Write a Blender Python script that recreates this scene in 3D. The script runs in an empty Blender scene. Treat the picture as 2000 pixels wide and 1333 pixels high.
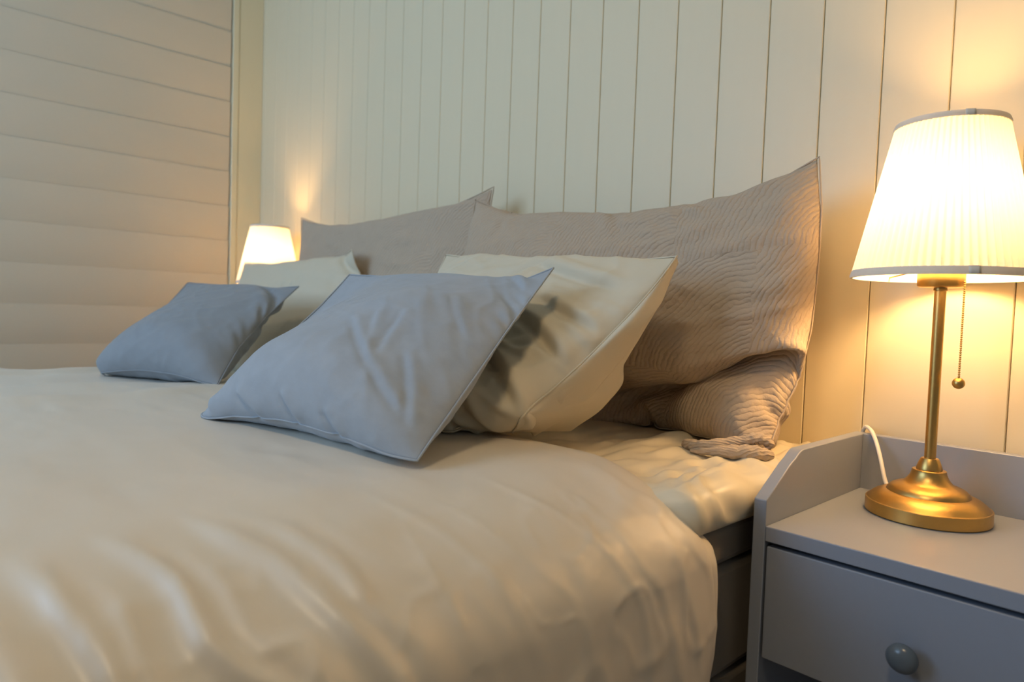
import bpy, bmesh, math, random
import numpy as np
from mathutils import Vector, Matrix

random.seed(4)
PI = math.pi
C = bpy.context.scene.collection
SC = bpy.context.scene

# ------------------------------------------------------------------ camera
cam_d = bpy.data.cameras.new('camera')
cam_d.sensor_width = 36.0
cam_d.sensor_fit = 'HORIZONTAL'
cam_d.lens = 1331.7 / 2000 * 36.0
cam_d.clip_start = 0.02
cam = bpy.data.objects.new('camera', cam_d)
C.objects.link(cam)
CAM = Vector((0.0, -1.22, 0.82))
yaw, pit, rol = math.radians(46.371), math.radians(2.558), math.radians(2.003)
F = Vector((-math.sin(yaw) * math.cos(pit), math.cos(yaw) * math.cos(pit), -math.sin(pit)))
R0 = Vector((math.cos(yaw), math.sin(yaw), 0))
U0 = R0.cross(F)
R1 = math.cos(rol) * R0 + math.sin(rol) * U0
U1 = -math.sin(rol) * R0 + math.cos(rol) * U0
cam.matrix_world = Matrix((
    (R1.x, U1.x, -F.x, CAM.x), (R1.y, U1.y, -F.y, CAM.y),
    (R1.z, U1.z, -F.z, CAM.z), (0, 0, 0, 1)))
cam_d.dof.use_dof = True
cam_d.dof.focus_distance = 1.05
cam_d.dof.aperture_fstop = 4.0
SC.camera = cam

# ------------------------------------------------------------------ world, daylight, exposure
world = bpy.data.worlds.new('world')
SC.world = world
world.use_nodes = True
bg = world.node_tree.nodes['Background']
bg.inputs['Color'].default_value = (0.55, 0.68, 0.9, 1)
bg.inputs['Strength'].default_value = 0.6

def area_light(name, loc, rot, sx, sy, power, col):
    l = bpy.data.lights.new(name, 'AREA')
    l.shape = 'RECTANGLE'
    l.size, l.size_y = sx, sy
    l.energy = power
    l.color = col
    o = bpy.data.objects.new(name, l)
    o.location = loc
    o.rotation_euler = rot
    C.objects.link(o)
    return o
# overcast daylight coming in by the window of the wall behind the camera
area_light('daylight_window', (-1.85, -2.74, 1.60), (PI / 2, 0, 0), 1.45, 1.25, 30, (0.43, 0.68, 1.0))
# added warm fill light overhead, no fixture, to brighten the bed
area_light('ceiling_fill', (-.10, -1.55, 2.36), (0, 0, 0), .3, .3, 11, (1.0, .74, .44))
BULB = 188.0

SC.view_settings.view_transform = 'Standard'
SC.view_settings.look = 'None'
SC.view_settings.gamma = 1
SC.view_settings.exposure = 0.12
SC.view_settings.use_curve_mapping = False
SC.cycles.use_denoising = True
SC.cycles.max_bounces = 10
SC.cycles.diffuse_bounces = 6
SC.cycles.transmission_bounces = 6
SC.cycles.sample_clamp_indirect = 6

# ------------------------------------------------------------------ helpers
def link(name, me, mat=None, parent=None):
    o = bpy.data.objects.new(name, me)
    C.objects.link(o)
    if mat is not None and not me.materials:
        me.materials.append(mat)
    if parent is not None:
        o.parent = parent
    return o

def from_bm(name, bm, mat, parent=None, smooth=True, bevel=0, seg=2, angle=35):
    me = bpy.data.meshes.new(name)
    bm.normal_update()
    bm.to_mesh(me)
    bm.free()
    o = link(name, me, mat, parent)
    if smooth:
        for p in me.polygons:
            p.use_smooth = True
    if bevel:
        b = o.modifiers.new('bevel', 'BEVEL')
        b.width = bevel
        b.segments = seg
        b.limit_method = 'ANGLE'
        b.angle_limit = math.radians(30)
        b.harden_normals = False
    if smooth:
        me.set_sharp_from_angle(angle=math.radians(angle))
    return o

def box(bm, x0, x1, y0, y1, z0, z1):
    vs = [bm.verts.new((x, y, z)) for x in (x0, x1) for y in (y0, y1) for z in (z0, z1)]
    for f in ((0, 1, 3, 2), (4, 6, 7, 5), (0, 4, 5, 1), (2, 3, 7, 6), (0, 2, 6, 4), (1, 5, 7, 3)):
        bm.faces.new([vs[i] for i in f])

def bx(name, x0, x1, y0, y1, z0, z1, mat, parent=None, bevel=0):
    bm = bmesh.new()
    box(bm, x0, x1, y0, y1, z0, z1)
    return from_bm(name, bm, mat, parent, smooth=bool(bevel), bevel=bevel)

def lathe(bm, prof, n=64, cx=0, cy=0, cap=True):
    rings = []
    for r, z in prof:
        rings.append([bm.verts.new((cx + r * math.cos(2 * PI * k / n), cy + r * math.sin(2 * PI * k / n), z)) for k in range(n)])
    for a, b in zip(rings, rings[1:]):
        for k in range(n):
            bm.faces.new((a[k], a[(k + 1) % n], b[(k + 1) % n], b[k]))
    if cap:
        bm.faces.new(rings[0][::-1])
        bm.faces.new(rings[-1])

def tube(bm, pts, r, n=8, closed=False, caps=True):
    pts = [Vector(p) for p in pts]
    N = len(pts)
    rings = []
    up = None
    for i, p in enumerate(pts):
        if closed:
            t = (pts[(i + 1) % N] - pts[i - 1]).normalized()
        else:
            t = (pts[min(i + 1, N - 1)] - pts[max(i - 1, 0)]).normalized()
        if up is None:
            up = Vector((0, 0, 1)) if abs(t.z) < .9 else Vector((1, 0, 0))
        a = t.cross(up).normalized()
        up = a.cross(t).normalized()
        rr = r[i] if hasattr(r, '__len__') else r
        rings.append([bm.verts.new(p + rr * (math.cos(2 * PI * k / n) * a + math.sin(2 * PI * k / n) * up)) for k in range(n)])
    m = N if closed else N - 1
    for i in range(m):
        a, b = rings[i], rings[(i + 1) % N]
        for k in range(n):
            bm.faces.new((a[k], a[(k + 1) % n], b[(k + 1) % n], b[k]))
    if caps and not closed:
        bm.faces.new(rings[0][::-1])
        bm.faces.new(rings[-1])

def empty(name, loc=(0, 0, 0), rz=0):
    o = bpy.data.objects.new(name, None)
    o.location = loc
    o.rotation_euler = (0, 0, rz)
    o.empty_display_size = .1
    C.objects.link(o)
    return o

def tag(o, label, cat, group=None):
    o['label'] = label
    o['category'] = cat
    if group:
        o['group'] = group
    return o

def struct(o):
    o['kind'] = 'structure'
    return o

# ------------------------------------------------------------------ materials
def new_mat(name):
    m = bpy.data.materials.new(name)
    m.use_nodes = True
    nt = m.node_tree
    return m, nt, nt.nodes['Principled BSDF'], nt.nodes, nt.links

def paint(name, col, rough=.5, bump=.05, scale=60, var=.03, metal=0, stretch=None, spec=.5):
    m, nt, b, N, L = new_mat(name)
    b.inputs['Roughness'].default_value = rough
    b.inputs['Metallic'].default_value = metal
    b.inputs['Specular IOR Level'].default_value = spec
    tc = N.new('ShaderNodeTexCoord')
    mp = N.new('ShaderNodeMapping')
    if stretch:
        mp.inputs['Scale'].default_value = stretch
    L.new(tc.outputs['Object'], mp.inputs['Vector'])
    nz = N.new('ShaderNodeTexNoise')
    nz.inputs['Scale'].default_value = scale
    nz.inputs['Detail'].default_value = 4
    L.new(mp.outputs['Vector'], nz.inputs['Vector'])
    mx = N.new('ShaderNodeMix')
    mx.data_type = 'RGBA'
    mx.inputs['A'].default_value = (*[c * (1 - var) for c in col], 1)
    mx.inputs['B'].default_value = (*[min(1, c * (1 + var)) for c in col], 1)
    L.new(nz.outputs['Fac'], mx.inputs['Factor'])
    L.new(mx.outputs['Result'], b.inputs['Base Color'])
    if bump:
        bp = N.new('ShaderNodeBump')
        bp.inputs['Strength'].default_value = bump
        bp.inputs['Distance'].default_value = .002
        L.new(nz.outputs['Fac'], bp.inputs['Height'])
        L.new(bp.outputs['Normal'], b.inputs['Normal'])
    return m

def fabric(name, col, rough=.8, sheen=0., sheen_col=(1, 1, 1), weave=900, weave_b=.08, crease=.0, crease_scale=14, var=.06, spec=.3, quilt=False):
    """woven cloth in UV metres: fine weave, mottling, optional soft creases, optional quilting"""
    m, nt, b, N, L = new_mat(name)
    b.inputs['Roughness'].default_value = rough
    b.inputs['Specular IOR Level'].default_value = spec
    b.inputs['Sheen Weight'].default_value = sheen
    b.inputs['Sheen Roughness'].default_value = .45
    b.inputs['Sheen Tint'].default_value = (*sheen_col, 1)
    tc = N.new('ShaderNodeTexCoord')
    uv = tc.outputs['UV']
    n1 = N.new('ShaderNodeTexNoise')
    n1.inputs['Scale'].default_value = 22
    n1.inputs['Detail'].default_value = 6
    n1.inputs['Roughness'].default_value = .65
    L.new(uv, n1.inputs['Vector'])
    mx = N.new('ShaderNodeMix')
    mx.data_type = 'RGBA'
    mx.inputs['A'].default_value = (*[c * (1 - var) for c in col], 1)
    mx.inputs['B'].default_value = (*[min(1, c * (1 + var)) for c in col], 1)
    L.new(n1.outputs['Fac'], mx.inputs['Factor'])
    L.new(mx.outputs['Result'], b.inputs['Base Color'])
    n2 = N.new('ShaderNodeTexNoise')
    n2.inputs['Scale'].default_value = weave
    n2.inputs['Detail'].default_value = 2
    L.new(uv, n2.inputs['Vector'])
    bp = N.new('ShaderNodeBump')
    bp.inputs['Strength'].default_value = weave_b
    bp.inputs['Distance'].default_value = .001
    L.new(n2.outputs['Fac'], bp.inputs['Height'])
    last = bp
    if crease:
        n3 = N.new('ShaderNodeTexNoise')
        n3.noise_type = 'RIDGED_MULTIFRACTAL'
        n3.inputs['Scale'].default_value = crease_scale
        n3.inputs['Detail'].default_value = 2.0
        n3.inputs['Distortion'].default_value = .8
        L.new(uv, n3.inputs['Vector'])
        b2 = N.new('ShaderNodeBump')
        b2.inputs['Strength'].default_value = crease
        b2.inputs['Distance'].default_value = .004
        L.new(n3.outputs['Fac'], b2.inputs['Height'])
        L.new(last.outputs['Normal'], b2.inputs['Normal'])
        last = b2
    if quilt:
        # fans of stitched arcs around scattered centres + crinkle between the stitches
        def vmath(op, a, b=None, scale=None):
            q = N.new('ShaderNodeVectorMath')
            q.operation = op
            for k, x in enumerate((a, b)):
                if x is None:
                    continue
                if isinstance(x, tuple):
                    q.inputs[k].default_value = x
                else:
                    L.new(x, q.inputs[k])
            if scale is not None:
                q.inputs['Scale'].default_value = scale
            return q.outputs['Value'] if op in ('LENGTH', 'DISTANCE') else q.outputs['Vector']
        def mth(op, a, b=None):
            q = N.new('ShaderNodeMath')
            q.operation = op
            for k, x in enumerate((a, b)):
                if x is None:
                    continue
                if isinstance(x, (int, float)):
                    q.inputs[k].default_value = x
                else:
                    L.new(x, q.inputs[k])
            return q.outputs[0]
        nd = N.new('ShaderNodeTexNoise')
        nd.inputs['Scale'].default_value = 7
        nd.inputs['Detail'].default_value = 3
        L.new(uv, nd.inputs['Vector'])
        ofs = vmath('SCALE', vmath('SUBTRACT', nd.outputs['Color'], (.5, .5, .5)), None, .045)
        pu = vmath('MULTIPLY', vmath('ADD', uv, ofs), (1 / .30, 1 / .21, 0))
        sp = N.new('ShaderNodeSeparateXYZ')
        L.new(pu, sp.inputs[0])
        row = mth('FLOOR', sp.outputs['Y'])
        fx = mth('FRACT', mth('ADD', sp.outputs['X'], mth('MULTIPLY', row, .5)))
        fy = mth('FRACT', sp.outputs['Y'])
        cb = N.new('ShaderNodeCombineXYZ')
        L.new(mth('MULTIPLY', fx, .30), cb.inputs['X'])
        L.new(mth('MULTIPLY', fy, .21), cb.inputs['Y'])
        dist = vmath('DISTANCE', cb.outputs[0], (.32, -.04, 0))
        nw = N.new('ShaderNodeTexNoise')
        nw.inputs['Scale'].default_value = 55
        nw.inputs['Detail'].default_value = 2
        L.new(uv, nw.inputs['Vector'])
        dist = mth('ADD', dist, mth('MULTIPLY', nw.outputs['Fac'], .009))
        sn = mth('ABSOLUTE', mth('SINE', mth('MULTIPLY', dist, PI / .0090)))
        pw = N.new('ShaderNodeMath')
        pw.operation = 'POWER'
        pw.inputs[1].default_value = .5
        L.new(sn, pw.inputs[0])
        b3 = N.new('ShaderNodeBump')
        b3.inputs['Strength'].default_value = .45
        b3.inputs['Distance'].default_value = .004
        L.new(pw.outputs[0], b3.inputs['Height'])
        L.new(last.outputs['Normal'], b3.inputs['Normal'])
        n4 = N.new('ShaderNodeTexNoise')
        n4.inputs['Scale'].default_value = 85
        n4.inputs['Detail'].default_value = 3
        L.new(uv, n4.inputs['Vector'])
        b4 = N.new('ShaderNodeBump')
        b4.inputs['Strength'].default_value = .75
        b4.inputs['Distance'].default_value = .003
        L.new(n4.outputs['Fac'], b4.inputs['Height'])
        L.new(b3.outputs['Normal'], b4.inputs['Normal'])
        last = b4
    L.new(last.outputs['Normal'], b.inputs['Normal'])
    return m

M = {}
M['wall'] = paint('painted_boards', (.725, .645, .455), .45, .03, 40, .015, stretch=(1, 1, .15))
M['wall_plain'] = paint('painted_wall', (.42, .45, .48), .7, .05, 30, .02)
M['gap'] = paint('shadow_gap_backing', (.42, .39, .31), .9, 0)
M['trim'] = paint('painted_trim', (.74, .665, .455), .4, .02, 40, .015, stretch=(1, 1, .15))
M['ceiling'] = paint('ceiling_paint', (.78, .77, .73), .9, .03, 40, .01)
M['floor'] = paint('floor_boards', (.32, .27, .22), .5, .05, 12, .2, stretch=(1, .1, 1))
M['blind'] = paint('blind_fabric', (.66, .57, .43), .55, .04, 220, .02)
M['ns'] = paint('grey_lacquer', (.248, .280, .345), .40, .02, 120, .015)
M['ns_dark'] = paint('dark_gap', (.03, .03, .035), .8, 0)
M['knob'] = paint('grey_knob_lacquer', (.10, .125, .15), .22, 0)
M['brass'] = paint('antique_brass', (.58, .37, .12), .36, .03, 160, .06, metal=1)
M['cord'] = paint('white_cord', (.80, .77, .70), .45, 0)
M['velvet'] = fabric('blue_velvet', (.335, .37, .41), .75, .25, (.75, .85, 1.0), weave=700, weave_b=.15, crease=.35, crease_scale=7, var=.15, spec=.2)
M['velvet_far'] = fabric('blue_velvet_shaded', (.25, .27, .29), .75, .25, (.8, .88, 1.0), weave=700, weave_b=.15, crease=.35, crease_scale=7, var=.10, spec=.2)  # same velvet, colour darkened for how its nap and place take the light
M['cream'] = fabric('cream_cotton', (.62, .56, .43), .62, .05, weave=1200, weave_b=.05, crease=.08, crease_scale=5, var=.03)
M['quilt'] = fabric('taupe_quilting', (.47, .38, .285), .8, .1, weave=600, weave_b=.1, var=.05, quilt=True)
M['duvet'] = fabric('satin_duvet_cotton', (.66, .605, .51), .42, .12, weave=1400, weave_b=.03, crease=.08, crease_scale=5, var=.02, spec=.6)
M['sheet'] = fabric('satin_sheet_cotton', (.66, .60, .46), .42, .05, weave=1400, weave_b=.03, crease=.08, crease_scale=5, var=.02, spec=.5)
M['bed'] = fabric('bed_upholstery', (.20, .17, .135), .85, .1, weave=500, weave_b=.2, var=.08)

def bulb_mat():
    m, nt, b, N, L = new_mat('glowing_bulb')
    b.inputs['Base Color'].default_value = (1, .9, .75, 1)
    b.inputs['Emission Color'].default_value = (1.0, .605, .265, 1)
    b.inputs['Emission Strength'].default_value = BULB
    return m
M['bulb'] = bulb_mat()

def shade_mat(name, col, tr):
    m, nt, b, N, L = new_mat(name)
    out = N['Material Output']
    N.remove(b)
    d = N.new('ShaderNodeBsdfDiffuse')
    t = N.new('ShaderNodeBsdfTranslucent')
    mx = N.new('ShaderNodeMixShader')
    mx.inputs['Fac'].default_value = tr
    tc = N.new('ShaderNodeTexCoord')
    nz = N.new('ShaderNodeTexNoise')
    nz.inputs['Scale'].default_value = 180
    L.new(tc.outputs['Object'], nz.inputs['Vector'])
    c = N.new('ShaderNodeMix')
    c.data_type = 'RGBA'
    c.inputs['A'].default_value = (*[x * .94 for x in col], 1)
    c.inputs['B'].default_value = (*col, 1)
    L.new(nz.outputs['Fac'], c.inputs['Factor'])
    for n in (d, t):
        L.new(c.outputs['Result'], n.inputs['Color'])
    L.new(d.outputs[0], mx.inputs[1])
    L.new(t.outputs[0], mx.inputs[2])
    L.new(mx.outputs[0], out.inputs['Surface'])
    return m
M['shade'] = shade_mat('pleated_shade_cloth', (.86, .82, .73), .15)
M['shade_trim'] = shade_mat('shade_ribbon', (.84, .81, .74), .20)

# ------------------------------------------------------------------ room
XL, XR, YF, ZC = -2.87, 1.40, -2.75, 2.42
struct(bx('floor', XL - .1, XR + .1, YF - .1, .1, -.05, 0, M['floor']))
struct(bx('ceiling', XL - .1, XR + .1, YF - .1, .1, ZC, ZC + .05, M['ceiling']))
wall_left = struct(bx('wall_left', XL - .1, XL, YF - .1, .1, 0, ZC, M['wall_plain']))
struct(bx('wall_right', XR, XR + .1, YF - .1, .1, 0, ZC, M['wall_plain']))
wall_back = struct(bx('wall_back', XL, XR, .006, .1, 0, ZC, M['gap']))
# vertical boards, 100 mm pitch, bevelled long edges and an open joint
PITCH = 1.22 * .08195
X0 = 1.22 * -.2605

def board_mesh(w, cut=.0008, bev=.0012, first=False):
    bm = bmesh.new()
    y0, y1 = 0.0, .0075
    prof = [(0 if first else cut, y1), (0 if first else cut, y0 + (0.0001 if first else bev)), (.0001 if first else cut + bev, y0), (w - cut - bev, y0), (w - cut, y0 + bev), (w - cut, y1)]
    lo = [bm.verts.new((x, y, .0)) for x, y in prof]
    hi = [bm.verts.new((x, y, ZC)) for x, y in prof]
    for i in range(len(prof) - 1):
        bm.faces.new((lo[i], lo[i + 1], hi[i + 1], hi[i]))
    bm.faces.new(hi)
    bm.faces.new(lo[::-1])
    me = bpy.data.meshes.new('board')
    bm.to_mesh(me)
    bm.free()
    me.materials.append(M['wall'])
    return me
bme = board_mesh(PITCH)
for k in range(-17, 26):
    x = X0 - PITCH * (k + 1)
    if x < XL + .0:
        wl = (X0 - PITCH * k) - (XL + .02)
        o = link('board', board_mesh(wl, first=True), None, wall_back)
        o.location = (XL + .02, 0, 0)
    elif x + PITCH <= XR + .001:
        o = link('board', bme, None, wall_back)
        o.location = (x, 0, 0)

# front wall with the daylight window (behind the camera)
wf = empty('wall_front')
struct(wf)
wx0, wx1, wz0, wz1 = -2.62, -1.08, .93, 2.27
bx('wall_panel', XL, wx0, YF - .1, YF, 0, ZC, M['wall_plain'], wf)
bx('wall_panel', wx1, XR, YF - .1, YF, 0, ZC, M['wall_plain'], wf)
bx('wall_panel', wx0, wx1, YF - .1, YF, 0, wz0, M['wall_plain'], wf)
bx('wall_panel', wx0, wx1, YF - .1, YF, wz1, ZC, M['wall_plain'], wf)
w2 = struct(empty('window_2', ((wx0 + wx1) / 2, YF, wz0)))
hw = (wx1 - wx0) / 2
bx('jamb', -hw, -hw + .05, -.1, .0, 0, wz1 - wz0, M['trim'], w2)
bx('jamb', hw - .05, hw, -.1, .0, 0, wz1 - wz0, M['trim'], w2)
bx('sill', -hw, hw, -.1, .05, 0, .03, M['trim'], w2)
bx('head', -hw + .05, hw - .05, -.1, 0, wz1 - wz0 - .05, wz1 - wz0, M['trim'], w2)

# left window casing next to the corner, and the pane hidden behind the closed blind
w1 = struct(empty('window_1', (XL, -1.1, .5)))
def w1box(name, y0, y1, z0, z1, x1, bev=.002, mat='trim'):
    return bx(name, .0, x1, y0 + 1.1, y1 + 1.1, z0 - .5, z1 - .5, M[mat], w1, bev)
w1box('casing', -.098, -.0004, .5, ZC - .002, .0205, .0008)
w1box('casing_bead', -.1255, -.0985, .5, ZC - .002, .0225, .004)
w1box('casing', -2.25, -2.15, .5, ZC - .002, .020)
w1box('sill', -2.25, -.124, .44, .50, .05)
w1box('pane', -2.15, -.126, .5, ZC - .1, .004, 0, 'wall_plain')

# closed blind of wide horizontal slats on the left wall
blind = tag(empty('window_blind', (XL + .03, -1.14, .5)),
            'closed beige blind of wide horizontal slats covering the window at left', 'blind')
def slat_mesh(L, h):
    bm = bmesh.new()
    n = 9
    rows = []
    for i in range(n + 1):
        t = i / n
        z = t * (h + .010)
        x = -.001 + .0080 * t + .0045 * math.sin(PI * min(1, t * 1.02))
        rows.append((x, z))
    # front profile bottom->top, a rounded top lip, and a thin back
    prof = rows + [(rows[-1][0] - .0012, rows[-1][1] + .0008)] + [(x - .002, z) for x, z in rows[::-1]]
    a = [bm.verts.new((x, 0, z)) for x, z in prof]
    b = [bm.verts.new((x, -L, z)) for x, z in prof]
    m = len(prof)
    for i in range(m):
        bm.faces.new((a[i], a[(i + 1) % m], b[(i + 1) % m], b[i]))
    bm.faces.new(a[::-1])
    bm.faces.new(b)
    bmesh.ops.recalc_face_normals(bm, faces=bm.faces)
    me = bpy.data.meshes.new('slat')
    bm.to_mesh(me)
    bm.free()
    me.materials.append(M['blind'])
    for p in me.polygons:
        p.use_smooth = True
    me.set_sharp_from_angle(angle=math.radians(40))
    return me
SL = .1405
sme = slat_mesh(2.01, SL)
for i in range(13):
    o = link('slat', sme, None, blind)
    # slat tops (bright lips) at .644 + k * pitch
    o.location = (-.022, 1.14 - .1305, .644 - .5 - SL + SL * i - .010)
bx('headrail', -.03, .012, -.87, 1.14 - .1305, 2.33 - .5, 2.40 - .5, M['blind'], blind, .003)

# ------------------------------------------------------------------ cloth (position based dynamics on grids)
def dpass(P, ai, bi, L, ks, kc):
    A = P[ai]
    B = P[bi]
    d = B - A
    l = np.sqrt((d * d).sum(-1, keepdims=True)) + 1e-9
    e = (l - L) / l
    k = np.where(e > 0, ks, kc) * .5
    d *= e * k
    P[ai] = A + d
    P[bi] = B - d

def smooth_noise(shape, scale, seed):
    r = np.random.RandomState(seed)
    m, n = shape
    a = r.randn(int(m / scale) + 4, int(n / scale) + 4)
    y = np.linspace(0, m / scale, m) + .5
    x = np.linspace(0, n / scale, n) + .5
    def cub(t):
        return t * t * (3 - 2 * t)
    yi, xi = y.astype(int), x.astype(int)
    fy, fx = cub(y - yi)[:, None], cub(x - xi)[None]
    g = lambda i, j: a[np.ix_(yi + i, xi + j)]
    return (g(0, 0) * (1 - fy) * (1 - fx) + g(1, 0) * fy * (1 - fx) + g(0, 1) * (1 - fy) * fx + g(1, 1) * fy * fx)

def value_noise(x, y, seed):
    r = np.random.RandomState(seed).randn(64, 64)
    x = x + 20.; y = y + 20.
    xi, yi = np.floor(x).astype(int), np.floor(y).astype(int)
    fx, fy = x - xi, y - yi
    fx, fy = fx * fx * (3 - 2 * fx), fy * fy * (3 - 2 * fy)
    g = lambda i, j: r[(yi + j) % 64, (xi + i) % 64]
    return g(0, 0) * (1 - fx) * (1 - fy) + g(1, 0) * fx * (1 - fy) + g(0, 1) * (1 - fx) * fy + g(1, 1) * fx * fy

class Constraints:
    """structural, shear and bending links of a grid P[layer, m, n, 3] with per-link rest lengths"""
    def __init__(s, m, n, hu, hv, ks=1., kc=.5, sh=.25, bend=.1, reach=2, su=None, sv=None):
        s.items = []
        su = np.ones((m, n)) if su is None else su
        sv = np.ones((m, n)) if sv is None else sv
        S = slice
        def add(a, b, L, k1, k2):
            s.items.append(((S(None),) + a, (S(None),) + b, L, k1, k2))
        for o in (0, 1):
            na = len(range(o, n - 1, 2))
            a = S(o, o + 2 * na - 1, 2); b = S(o + 1, o + 2 * na, 2)
            add((S(None), a), (S(None), b), hu * su[:, a][None, :, :, None], ks, kc)
            ma = len(range(o, m - 1, 2))
            a = S(o, o + 2 * ma - 1, 2); b = S(o + 1, o + 2 * ma, 2)
            add((a, S(None)), (b, S(None)), hv * sv[a][None, :, :, None], ks, kc)
        if sh:
            hd = math.hypot(hu, hv)
            for o in (0, 1):
                ma = len(range(o, m - 1, 2))
                a = S(o, o + 2 * ma - 1, 2); b = S(o + 1, o + 2 * ma, 2)
                add((a, S(0, n - 1)), (b, S(1, n)), hd * (su[a, :n - 1] + sv[a, :n - 1])[None, :, :, None] * .5, sh, sh)
                add((a, S(1, n)), (b, S(0, n - 1)), hd * (su[a, :n - 1] + sv[a, :n - 1])[None, :, :, None] * .5, sh, sh)
        if bend:
            for r in ([2, 4] if reach >= 4 else [2]):
                for o in range(2 * r):
                    pass
                # groups of r columns alternate as A / B
                for o in (0, r):
                    ia = [i for i in range(n - r) if ((i - o) // r) % 2 == 0 and i >= o]
                    if ia:
                        ia = np.array(ia)
                        s.items.append(((S(None), S(None), ia), (S(None), S(None), ia + r), r * hu * su[:, ia][None, :, :, None], 0., bend))
                    ia = [i for i in range(m - r) if ((i - o) // r) % 2 == 0 and i >= o]
                    if ia:
                        ia = np.array(ia)
                        s.items.append(((S(None), ia), (S(None), ia + r), r * hv * sv[ia][None, :, :, None], 0., bend))
    def solve(s, P):
        for a, b, L, k1, k2 in s.items:
            dpass(P, a, b, L, k1, k2)

def normals(P):
    du = np.empty_like(P); dv = np.empty_like(P)
    du[:, :, 1:-1] = P[:, :, 2:] - P[:, :, :-2]
    du[:, :, 0] = P[:, :, 1] - P[:, :, 0]
    du[:, :, -1] = P[:, :, -1] - P[:, :, -2]
    dv[:, 1:-1] = P[:, 2:] - P[:, :-2]
    dv[:, 0] = P[:, 1] - P[:, 0]
    dv[:, -1] = P[:, -1] - P[:, -2]
    nn = np.cross(du, dv)
    return nn / (np.linalg.norm(nn, axis=-1, keepdims=True) + 1e-9)

class Relief:
    """front-most y of the things already placed, as a height field over x, z"""
    def __init__(s):
        s.h = .012
        s.x0, s.z0 = -2.9, .5
        s.g = np.full((int(.9 / s.h), int(2.7 / s.h)), .0)
    def add(s, P):
        Q = P.reshape(-1, 3)
        ix = ((Q[:, 0] - s.x0) / s.h).astype(int)
        iz = ((Q[:, 2] - s.z0) / s.h).astype(int)
        ok = (ix > 0) & (iz > 0) & (ix < s.g.shape[1] - 1) & (iz < s.g.shape[0] - 1)
        np.minimum.at(s.g, (iz[ok], ix[ok]), Q[ok, 1])
        g = s.g.copy()
        for dx, dz in ((1, 0), (-1, 0), (0, 1), (0, -1)):
            sh = np.roll(np.roll(s.g, dx, 1), dz, 0)
            g = np.minimum(g, sh + .004)
        s.g = g
    def y(s, X, Z):
        fx = np.clip((X - s.x0) / s.h - .5, 0, s.g.shape[1] - 2.001)
        fz = np.clip((Z - s.z0) / s.h - .5, 0, s.g.shape[0] - 2.001)
        ix, iz = fx.astype(int), fz.astype(int)
        a, b = fx - ix, fz - iz
        g = s.g
        return (g[iz, ix] * (1 - a) * (1 - b) + g[iz, ix + 1] * a * (1 - b) + g[iz + 1, ix] * (1 - a) * b + g[iz + 1, ix + 1] * a * b)
relief = Relief()

def bed_height(X, Y):
    t = np.clip((-1.62 - X + .05 * np.sin(Y * 9)) / .16, 0, 1)
    return np.where(Y < -.47, DUV_Z + .001 - .014 * t * t * (3 - 2 * t), TOP_Z)
TOP_Z, DUV_Z = .607, .632

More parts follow.
